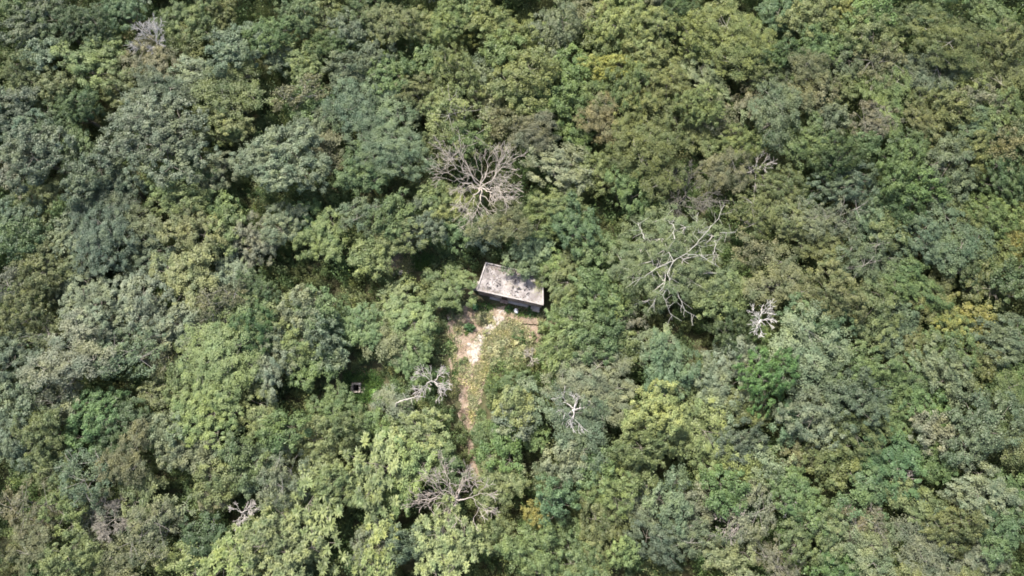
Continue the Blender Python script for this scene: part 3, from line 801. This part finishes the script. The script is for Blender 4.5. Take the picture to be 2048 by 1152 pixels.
# the giant flat-topped tree with pale limbs
rgi = np.random.default_rng(31)
gR = GIANT[2] * mpp(GIANT[0], GIANT[1], 9.0)
STYLE['g'] = dict(STYLE['f'], dens=2.2, lf=.40)
TEX['g'] = 'feathery'
def giant():
    R, H = gR, 12.5
    crown, trunk, _ = tree_shape('g', R, H, rgi, 1.3)
    p = at(GIANT[0], GIANT[1], 8.5)
    root = empty('tree', (p[0], p[1], 0)); root.scale = (1, .88, .88)
    tag(root, 'giant spreading feathery tree with long white limbs, right of the building', 'tree', 'trees of the forest')
    c = link('crown', crown, FOLIAGE, root); c.color = (.135, .168, .080, 1)
    t = link('trunk', trunk, BARK, root); t.color = (.45, .42, .37, 1)
    # long pale limbs lying over the crown, as seen in the photograph (pixels -> crown surface)
    tb = Tubes()
    LIMBS = [[(1348, 522), (1335, 545), (1340, 570), (1325, 590), (1335, 615), (1345, 640)], [(1325, 572), (1310, 600), (1306, 615)], [(1345, 575), (1362, 600), (1370, 622), (1395, 635)],
             [(1348, 522), (1315, 535), (1285, 555), (1258, 570)], [(1348, 522), (1370, 508), (1400, 510), (1440, 510)], [(1400, 510), (1415, 520), (1438, 534)], [(1378, 502), (1395, 485), (1415, 462), (1440, 432), (1448, 405)],
             [(1415, 462), (1400, 468), (1392, 440), (1396, 425)], [(1348, 522), (1338, 505), (1330, 488)], [(1425, 510), (1432, 490), (1430, 480)], [(1290, 480), (1282, 460), (1275, 445)], [(1440, 465), (1470, 466)], [(1350, 480), (1345, 450), (1335, 440)]]
    for L_ in LIMBS:
        P = []
        for (x, y) in L_:
            d = math.hypot(x - GIANT[0], y - GIANT[1]) / GIANT[2]
            z = 10.55 - 3.6 * min(d, 1.1) ** 2
            q = at(x, y, z); P.append([(q[0] - p[0]), (q[1] - p[1]) / .88, z / .88])
        P = np.array(P); t_ = np.linspace(0, len(P) - 1, 3 * len(P)); ii = np.minimum(t_.astype(int), len(P) - 2); f = (t_ - ii)[:, None]
        C = P[ii] * (1 - f) + P[ii + 1] * f + rgi.normal(0, .06, (len(t_), 3))
        tb.add(C, np.linspace(.06, .025, len(C)), 6)
        for i in range(2, len(C) - 1, 1):
            a = rgi.uniform(0, 6.28); e_ = C[i] + np.array([math.cos(a), math.sin(a), rgi.uniform(-.1, .35)]) * rgi.uniform(.8, 1.9)
            tb.add(curve(C[i], e_, rgi.normal(0, .15, 3), 4, rgi, .05), np.linspace(.03, .015, 4), 4)
    l = link('limbs', tb.mesh('limbs'), BARK, root); l.color = (.33, .32, .28, 1)
giant()

for (x, y, r, bk, spread, depth, thick, lab, seed, _) in BARE:
    rb = np.random.default_rng(seed)
    R = r * mpp(x, y, 8.5); H = {18: 3.0, 5: 13.0, 8: 15.0, 13: 12.5, 9: 11.5, 15: 13.0, 17: 11.5, 19: 12.0}.get(seed, 8.0 + .8 * R)
    p = at(x, y, H * .8)
    root = empty('leafless_tree', (p[0], p[1], 0))
    tag(root, lab, 'dead tree', 'leafless trees')
    tk, tws = bare_shape(R, H, rb, spread, depth, thick, fork_h=.5, lean=((-2.0, .6) if seed == 9 else (0, 0)))
    a = link('trunk', tk, BARK, root); a.color = (*[k * .68 for k in bk], 1)
    for tw in tws:
        b = link('limb', tw, BARK, root); b.color = a.color

# a grey leaning bough over the dry feathery bush right of the well
def leaning_bough():
    rng = np.random.default_rng(61)
    pts = [(792, 838, 0.0), (790, 818, 2.4), (794, 806, 3.6), (806, 800, 4.2), (822, 797, 4.6), (836, 791, 4.8), (850, 795, 4.9)]
    W3 = np.array([at(*q) for q in pts]); base = W3[0].copy()
    root = empty('leafless_tree', base); tag(root, 'grey leaning leafless tree with a hooked trunk right of the well', 'dead tree', 'leafless trees')
    P = W3 - base; P[0][2] = -.2
    t_ = np.linspace(0, len(P) - 1, 22); ii = np.minimum(t_.astype(int), len(P) - 2); f = (t_ - ii)[:, None]
    C = P[ii] * (1 - f) + P[ii + 1] * f + rng.normal(0, .03, (22, 3))
    tk = Tubes(); tk.add(C, np.linspace(.12, .045, 22), 6)
    a = link('trunk', tk.mesh('trunk'), BARK, root); a.color = (.42, .39, .35, 1)
    tw = Tubes()
    for i in range(10, 21, 2):
        an = rng.uniform(0, 6.28); e_ = C[i] + np.array([math.cos(an), math.sin(an), .3]) * rng.uniform(.8, 1.6)
        tw = Tubes(); tw.add(curve(C[i], e_, rng.normal(0, .15, 3), 5, rng, .04), np.linspace(.04, .018, 5), 4)
        b = link('branch', tw.mesh('branch'), BARK, root); b.color = a.color
leaning_bough()

# ------------------------------------------------------------------ what nobody could count
def stuff_material():
    m = foliage_material('undergrowth_foliage')
    N, L = m.node_tree.nodes, m.node_tree.links
    a = N.new('ShaderNodeAttribute'); a.attribute_name = 'leafcol'
    for n in N:
        if n.type == 'HUE_SAT': L.new(a.outputs['Color'], n.inputs['Color'])
    return m
M_STUFF = stuff_material()

class Mass:
    """many small plants joined into one object"""
    def __init__(s): s.V = []; s.Q = []; s.T = []; s.C = []; s.n = 0
    def build(s, name, label):
        me = quads_mesh(name, np.concatenate(s.V), np.concatenate(s.Q), np.concatenate(s.T))
        a = me.attributes.new('leafcol', 'FLOAT_COLOR', 'FACE'); a.data.foreach_set('color', np.concatenate(s.C).ravel())
        return tag(link(name, me, M_STUFF), label, kind='stuff')

class Scatter:
    """uncountable plants: points that carry instances of a few source meshes"""
    def __init__(s, sources):
        s.src = bpy.data.collections.new('plant_sources')
        for i, me in enumerate(sources):
            m = me.copy(); m.materials.clear(); m.materials.append(M_SCATTER)
            s.src.objects.link(bpy.data.objects.new(f'source_{i:02d}', m))
        s.rows = []
    def add(s, p, scale, rot, pick, colour): s.rows.append((*p, *scale, rot, pick, *colour[:3]))
    def build(s, name, label):
        A = np.array(s.rows, np.float32); n = len(A)
        me = bpy.data.meshes.new(name); me.vertices.add(n); me.vertices.foreach_set('co', np.ascontiguousarray(A[:, :3]).ravel())
        def att(nm, ty, key, arr): me.attributes.new(nm, ty, 'POINT').data.foreach_set(key, np.ascontiguousarray(arr).ravel())
        att('scl', 'FLOAT_VECTOR', 'vector', A[:, 3:6]); att('turn', 'FLOAT', 'value', A[:, 6]); att('pick', 'INT', 'value', A[:, 7].astype(np.int32))
        att('leafcol', 'FLOAT_COLOR', 'color', np.concatenate([A[:, 8:11], np.ones((n, 1), np.float32)], 1))
        ng = bpy.data.node_groups.new(name, 'GeometryNodeTree')
        ng.interface.new_socket('Geometry', in_out='INPUT', socket_type='NodeSocketGeometry')
        ng.interface.new_socket('Geometry', in_out='OUTPUT', socket_type='NodeSocketGeometry')
        N, L = ng.nodes, ng.links
        gi, go = N.new('NodeGroupInput'), N.new('NodeGroupOutput')
        ci = N.new('GeometryNodeCollectionInfo'); ci.inputs['Collection'].default_value = s.src
        ci.inputs['Separate Children'].default_value = True; ci.inputs['Reset Children'].default_value = True
        ip = N.new('GeometryNodeInstanceOnPoints'); ip.inputs['Pick Instance'].default_value = True
        def named(nm, ty):
            q = N.new('GeometryNodeInputNamedAttribute'); q.data_type = ty; q.inputs['Name'].default_value = nm; return q.outputs['Attribute']
        cx_ = N.new('ShaderNodeCombineXYZ'); L.new(named('turn', 'FLOAT'), cx_.inputs[2])
        L.new(gi.outputs[0], ip.inputs['Points']); L.new(ci.outputs[0], ip.inputs['Instance'])
        L.new(named('pick', 'INT'), ip.inputs['Instance Index']); L.new(cx_.outputs[0], ip.inputs['Rotation']); L.new(named('scl', 'FLOAT_VECTOR'), ip.inputs['Scale'])
        L.new(ip.outputs[0], go.inputs[0])
        o = link(name, me, M_SCATTER); md = o.modifiers.new('scatter', 'NODES'); md.node_group = ng
        return tag(o, label, kind='stuff')

def scatter_material():
    m = foliage_material('scattered_foliage')
    N, L = m.node_tree.nodes, m.node_tree.links
    a = N.new('ShaderNodeAttribute'); a.attribute_name = 'leafcol'; a.attribute_type = 'INSTANCER'
    for n in N:
        if n.type == 'HUE_SAT': L.new(a.outputs['Color'], n.inputs['Color'])
    return m
M_SCATTER = scatter_material()

def bush_arrays(R, h, n, rng, L=.2, W=.13):
    u = rng.normal(0, 1, (n, 3)); u[:, 2] = np.abs(u[:, 2]); u /= np.linalg.norm(u, axis=1)[:, None]
    lobes = rng.normal(0, .45, (9, 3)) * [R, R, 0]; k = rng.integers(0, 9, n)
    rad = np.abs(rng.normal(.75, .28, n))
    P = lobes[k] + u * rad[:, None] * np.array([R * .5, R * .5, h]) * rng.uniform(.5, 1.1, 9)[k][:, None]
    return leaves(P, u + [0, 0, .4], L, W, rng, .5, np.clip(rng.uniform(0, 1, 9)[k] * .55 + rng.uniform(0, .45, n), 0, 1))

ru = np.random.default_rng(44)
# world bounds of the frame plus a margin
cx = [at(x, y, 0) for x, y in ((-160, -120), (2208, -120), (-160, 1300), (2208, 1300))]
x0, x1 = min(c[0] for c in cx), max(c[0] for c in cx); y0, y1 = min(c[1] for c in cx), max(c[1] for c in cx)
def pix(p):
    v = np.array(p) - [0, 0, CAM_Z]; yc = v[1] * CT + v[2] * ST; zc = v[1] * ST - v[2] * CT
    return 1024 + FPX * v[0] / zc, 576 - FPX * yc / zc
def frame_side(px, py, m=0): return -m < px < 2048 + m and -m < py < 1152 + m
under = Scatter([quads_mesh('bush', *bush_arrays(1.6, rs.uniform(1.4, 2.4), 900, rs, .20, .13)) for _ in range(8)])
gstep = 1.7
for gx in np.arange(x0, x1, gstep):
    for gy in np.arange(y0, y1, gstep):
        q = np.array([gx + ru.uniform(-.8, .8), gy + ru.uniform(-.8, .8), 0.0]); px, py = pix(q)
        if not frame_side(px, py, 150): continue
        if in_clearing(px, py, 1.12): continue
        if abs((q[:2] - bc) @ ex) < 6.6 and abs((q[:2] - bc) @ ey) < 4.0: continue
        near = in_clearing(px, py, 1.8)
        s_ = ru.uniform(.6, 1.15); h_ = ru.uniform(.5, 1.3) if near else ru.uniform(.7, 2.8)
        under.add(q, (s_, s_, s_ * h_), ru.uniform(0, 6.28), ru.integers(8), leaf_colour('gyogv'[ru.integers(5)], ru))
under.build('undergrowth', 'dense green undergrowth filling the gaps between the trees')

# the smaller trees past the three hundred largest, joined
KS = [k + z for z in 'SM' for k in 'cdfrs']
small = Scatter([SHAPES[k][1][0] for k in KS])
rr_ = np.random.default_rng(5)
for (x, y, r, k, c) in rest:
    p, Rm, H = world_scale(x, y, r, k, rr_)
    key = k + ('S' if Rm < 3.2 else 'M'); R0, H0 = NOM[key[1]]
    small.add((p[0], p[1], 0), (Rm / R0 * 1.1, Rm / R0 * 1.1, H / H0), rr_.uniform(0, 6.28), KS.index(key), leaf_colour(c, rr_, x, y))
small.build('small_trees', 'small young trees squeezed between the larger crowns')

# forest going on just outside the frame
KO = ['cM', 'dM', 'fM']
outer = Scatter([SHAPES[k][2][0] for k in KO])
for gx in np.arange(x0 - 4, x1 + 4, 6.2):
    for gy in np.arange(y0 - 4, y1 + 4, 6.2):
        q = np.array([gx + ru.uniform(-2, 2), gy + ru.uniform(-2, 2), 6.0]); px, py = pix(q)
        if frame_side(px, py, 20) or not frame_side(px, py, 230): continue
        sc_ = ru.uniform(.8, 1.2); q[2] = 0
        outer.add(q, (sc_, sc_, ru.uniform(.8, 1.15)), ru.uniform(0, 6.28), ru.integers(3), leaf_colour('gobydp'[ru.integers(6)], ru))
outer.build('surrounding_forest', 'forest canopy continuing around the edges of the picture')

# grass of the clearing
def grass(name, label, spots, n_per_m2, colours, hgt, wid, rng):
    ms = Mass()
    for (ex_, ey_, rx, ry, dens) in spots:
        c = at(ex_, ey_, 0); ax = rx * mpp(ex_, ey_, 0); ay = ry * mpp(ex_, ey_, 0) * 1.05
        n = int(math.pi * ax * ay * n_per_m2 * dens)
        a = rng.uniform(0, 6.28, n); d = np.sqrt(rng.uniform(0, 1, n))
        base = np.stack([c[0] + ax * d * np.cos(a), c[1] + ay * d * np.sin(a), np.zeros(n)], 1)
        # tufts: pull towards random centres
        tc = base[rng.integers(0, n, max(3, n // 22))]; base = base * .35 + .65 * (tc[rng.integers(0, len(tc), n)] + rng.normal(0, .22, (n, 3)) * [1, 1, 0])
        loc_ = (base[:, :2] - bc); ins = (np.abs(loc_ @ ex) < 5.3) & (np.abs(loc_ @ ey) < 2.6)
        dp = np.min(np.linalg.norm(base[:, None, :2] - PATH_C[None, :, :], axis=2) - PATH_W[None, :] * .8, axis=1)
        ins |= np.max(np.abs(base[:, :2] - well_c[:2]), axis=1) < .85          # none in the well
        base = base[~ins & ((dp > 0) | (rng.random(len(base)) < .12))]; n = len(base)
        ln = hgt * rng.uniform(.5, 1.3, n); b = rng.uniform(0, 6.28, n); lean = rng.uniform(.25, 1.1, n)
        dirv = np.stack([np.cos(b) * np.sin(lean), np.sin(b) * np.sin(lean), np.cos(lean)], 1)
        sd = np.stack([-np.sin(b), np.cos(b), np.zeros(n)], 1) * (wid * rng.uniform(.6, 1.4, n))[:, None]
        top = base + dirv * ln[:, None]
        V = np.stack([base - sd, base + sd, top + sd * .4, top - sd * .4], 1).reshape(-1, 3)
        Q = np.arange(4 * n).reshape(-1, 4)
        k = rng.integers(0, len(colours), n)
        ms.V.append(V); ms.Q.append(Q + ms.n); ms.n += len(V); ms.T.append(rng.uniform(0, 1, n))
        ms.C.append(np.concatenate([np.array(colours, np.float32)[k], np.ones((n, 1), np.float32)], 1))
    return ms.build(name, label)
rgr = np.random.default_rng(8)
grass('dry_grass', 'straw-coloured dry grass across the clearing',
      [(1000, 680, 58, 26, 1.0), (1025, 665, 45, 20, .8), (968, 636, 26, 16, .9), (1010, 715, 45, 22, 1.0), (918, 655, 16, 20, .35), (965, 735, 22, 26, .9), (945, 800, 12, 50, .8), (1085, 640, 14, 14, .3), (1070, 700, 25, 14, .7), (810, 530, 22, 18, .8), (925, 745, 24, 34, .35), (912, 680, 18, 34, .18), (905, 715, 12, 26, .3), (1020, 650, 34, 18, .5), (955, 770, 14, 40, .6), (990, 650, 20, 14, .8), (975, 690, 20, 22, .8)],
      125, [(.40, .36, .22), (.46, .42, .27), (.34, .34, .18), (.25, .29, .13)], .5, .04, rgr)
grass('green_grass', 'low green grass and weeds in the open gaps',
      [(840, 522, 46, 30, 1.0), (720, 790, 34, 26, 1.0), (735, 765, 40, 30, 1.0), (700, 760, 24, 24, 1.0), (965, 615, 32, 10, 1.0), (1060, 628, 40, 8, 1.0), (1020, 622, 14, 7, 1.0), (1040, 690, 34, 16, .7), (1000, 730, 30, 20, .6), (940, 660, 14, 14, .5), (902, 690, 8, 34, .7), (912, 745, 8, 30, .8), (735, 790, 26, 12, 1.0), (705, 788, 18, 14, 1.0), (905, 620, 26, 14, .8), (955, 870, 12, 28, .8)],
      70, [(.06, .11, .03), (.09, .15, .04), (.07, .13, .045)], .4, .05, rgr)

# ------------------------------------------------------------------ shrubs of the clearing, each one a plant
def shrub(x, y, r, colour, label, n=900, h=1.4, long=False):
    R = r * mpp(x, y, .8); p = at(x, y, h * .6)
    rng = np.random.default_rng(int(x * 3 + y))
    root = empty('shrub', (p[0], p[1], 0)); tag(root, label, 'shrub', 'shrubs around the clearing')
    tb = Tubes(); TV = []; 
    for i in range(7):
        a = i * .9 + rng.normal(0, .3); e_ = (math.cos(a) * R * .6, math.sin(a) * R * .6, h * rng.uniform(.6, .9))
        tb.add(curve((0, 0, -.1), e_, (0, 0, .2), 5, rng, .03), np.linspace(.04, .012, 5), 4)
    V, Q, T = bush_arrays(R * .85, h, n, rng, *((.5, .22) if long else (.22, .15)))
    f = link('foliage', quads_mesh('foliage', V, Q, T), FOLIAGE, root); f.color = (*colour, 1)
    s = link('stems', tb.mesh('stems'), BARK, root); s.color = (.2, .17, .13, 1)
SHR = [
    (938, 653, 13, (.085, .16, .06), 'big-leaved green plant standing between the two footpath branches', 150, 1.0, True),
    (1013, 690, 22, (.30, .30, .16), 'straw-green shrub in the middle of the dry grass', 700, 1.2, False),
    (985, 700, 20, (.31, .31, .17), 'pale straw shrub beside the lower footpath', 650, 1.1, False),
    (1038, 672, 14, (.085, .13, .045), 'small dark green shrub between dry grass and red earth', 450, .9, False),
    (1052, 700, 20, (.24, .25, .12), 'light green shrub at the lower right of the clearing', 650, 1.3, False),
    (1020, 740, 26, (.19, .22, .10), 'green shrub where the clearing narrows to the trail', 900, 1.6, False),
    (985, 760, 22, (.11, .15, .05), 'green shrub on the right bank of the trail', 700, 1.4, False),
    (1085, 720, 26, (.12, .17, .05), 'leafy light green shrub right of the pale leafless bush', 900, 1.7, False),
    (1018, 616, 9, (.05, .12, .035), 'small deep green weed clump against the front plinth', 260, .7, False),
    (1060, 626, 9, (.05, .11, .035), 'small deep green weed clump below the broken slab', 260, .6, False),
    (948, 612, 12, (.05, .11, .045), 'dark green plant at the left front corner of the building', 420, 1.2, True),
    (903, 630, 13, (.10, .13, .07), 'thin grey-green sapling at the top of the left track', 200, 1.6, False),
    (880, 770, 20, (.08, .17, .035), 'vivid green shrub under the whitish leafless tree', 700, 1.5, False),
    (1088, 652, 17, (.15, .19, .075), 'light green shrub at the right edge of the red earth, nearest the building', 700, 1.5, False),
    (1098, 684, 20, (.13, .175, .065), 'green shrub at the right edge of the clearing, below the red earth', 800, 1.6, False),
    (1068, 668, 10, (.20, .22, .10), 'little straw-green shrub in the red earth patch', 350, .8, False),
    (1056, 738, 20, (.14, .185, .065), 'bushy green shrub just below the pale leafless bush', 700, 1.6, False),
    (990, 722, 16, (.27, .28, .15), 'dry pale shrub beside the lower end of the footpath', 500, 1.0, False),
    (1030, 708, 18, (.26, .27, .14), 'pale straw shrub between the straw-green and light green ones', 600, 1.1, False),
    (972, 668, 9, (.24, .25, .12), 'tiny straw tuft right of the footpath middle', 260, .6, False),
    (925, 722, 11, (.14, .17, .07), 'small green tuft left of the footpath end', 300, .7, False),
    (907, 694, 11, (.15, .18, .07), 'small green tuft at the left edge of the bare earth', 300, .7, False),
    (914, 655, 9, (.22, .21, .11), 'small straw tuft on the left track', 260, .6, False),
    (944, 905, 13, (.12, .16, .06), 'low green shrub growing across the lower trail', 500, 1.2, False),
    (752, 790, 20, (.10, .19, .045), 'vivid light green shrub right of the stone well', 700, 1.1, False),
    (872, 545, 20, (.12, .15, .06), 'light green shrub between the grassy gap and the building', 700, 1.5, False),
]
for s_ in SHR: shrub(*s_)

# loose stones lying about
LOOSE = [(881, 611, .55, 'pale boulder at the upper left end of the clearing'), (800, 545, .5, 'whitish boulder at the edge of the shaded hollow left of the building'), (787, 547, .38, 'smaller grey boulder beside the whitish one in the shaded hollow'), (898, 637, .36, 'pinkish stone at the top of the left track')]
for (x, y, s, lab) in LOOSE:
    o = link('boulder', stone_mesh('boulder', rg, (1, .75, .55)), M_STONE, None, at(x, y, .1)); o.scale = (s, s, s); o.rotation_euler = (0, 0, rg.uniform(0, 6))
    tag(o, lab, 'stone', 'loose stones')

# fallen leaves gathered on the roof under the overhanging tree and along the rims
def roof_litter():
    rng = np.random.default_rng(77); n = 420
    P = np.zeros((n, 3)); k = rng.random(n)
    u = rng.uniform(.03, .97, n); v = np.where(k < .55, 1 - np.abs(rng.normal(0, .12, n)) - .04, np.where(k < .75, np.abs(rng.normal(0, .05, n)) + .04, rng.uniform(.05, .95, n)))
    v = np.clip(v, .04, .95)
    for i in range(n):
        a = Q0[0] * (1 - u[i]) + Q0[1] * u[i]; b = Q0[3] * (1 - u[i]) + Q0[2] * u[i]
        q = bc + (a * (1 - v[i]) + b * v[i])[0] * ex + (a * (1 - v[i]) + b * v[i])[1] * ey
        P[i] = (q[0], q[1], RZ + .03)
    V, Q, T = leaves(P, np.tile([0, 0, 1.0], (n, 1)), .15, .09, rng, .25, rng.uniform(0, 1, n))
    ms = Mass(); cl = np.array([(.13, .09, .055), (.19, .15, .08), (.08, .06, .045), (.14, .15, .06)], np.float32)[rng.integers(0, 4, n)]
    ms.V.append(V); ms.Q.append(Q); ms.T.append(T); ms.C.append(np.concatenate([cl, np.ones((n, 1), np.float32)], 1))
    ms.build('fallen_leaves', 'brown fallen leaves lying on the concrete roof')
roof_litter()

# dead leaves and chips strewn over the bare earth
def earth_litter():
    rng = np.random.default_rng(78); P = []
    while len(P) < 2600:
        x, y = rng.uniform(885, 1095), rng.uniform(608, 900)
        if in_clearing(x, y, 1.1): P.append(at(x, y, .03 + .02 * rng.random()))
    P = np.array(P); n = len(P)
    V, Q, T = leaves(P, np.tile([0, 0, 1.0], (n, 1)), .17, .10, rng, .3, rng.uniform(0, 1, n))
    ms = Mass(); cl = np.array([(.16, .11, .07), (.24, .18, .11), (.10, .08, .055), (.33, .28, .21), (.17, .18, .08)], np.float32)[rng.integers(0, 5, n)]
    ms.V.append(V); ms.Q.append(Q); ms.T.append(T); ms.C.append(np.concatenate([cl, np.ones((n, 1), np.float32)], 1))
    ms.build('leaf_litter', 'brown leaf litter strewn over the bare earth of the clearing')
earth_litter()
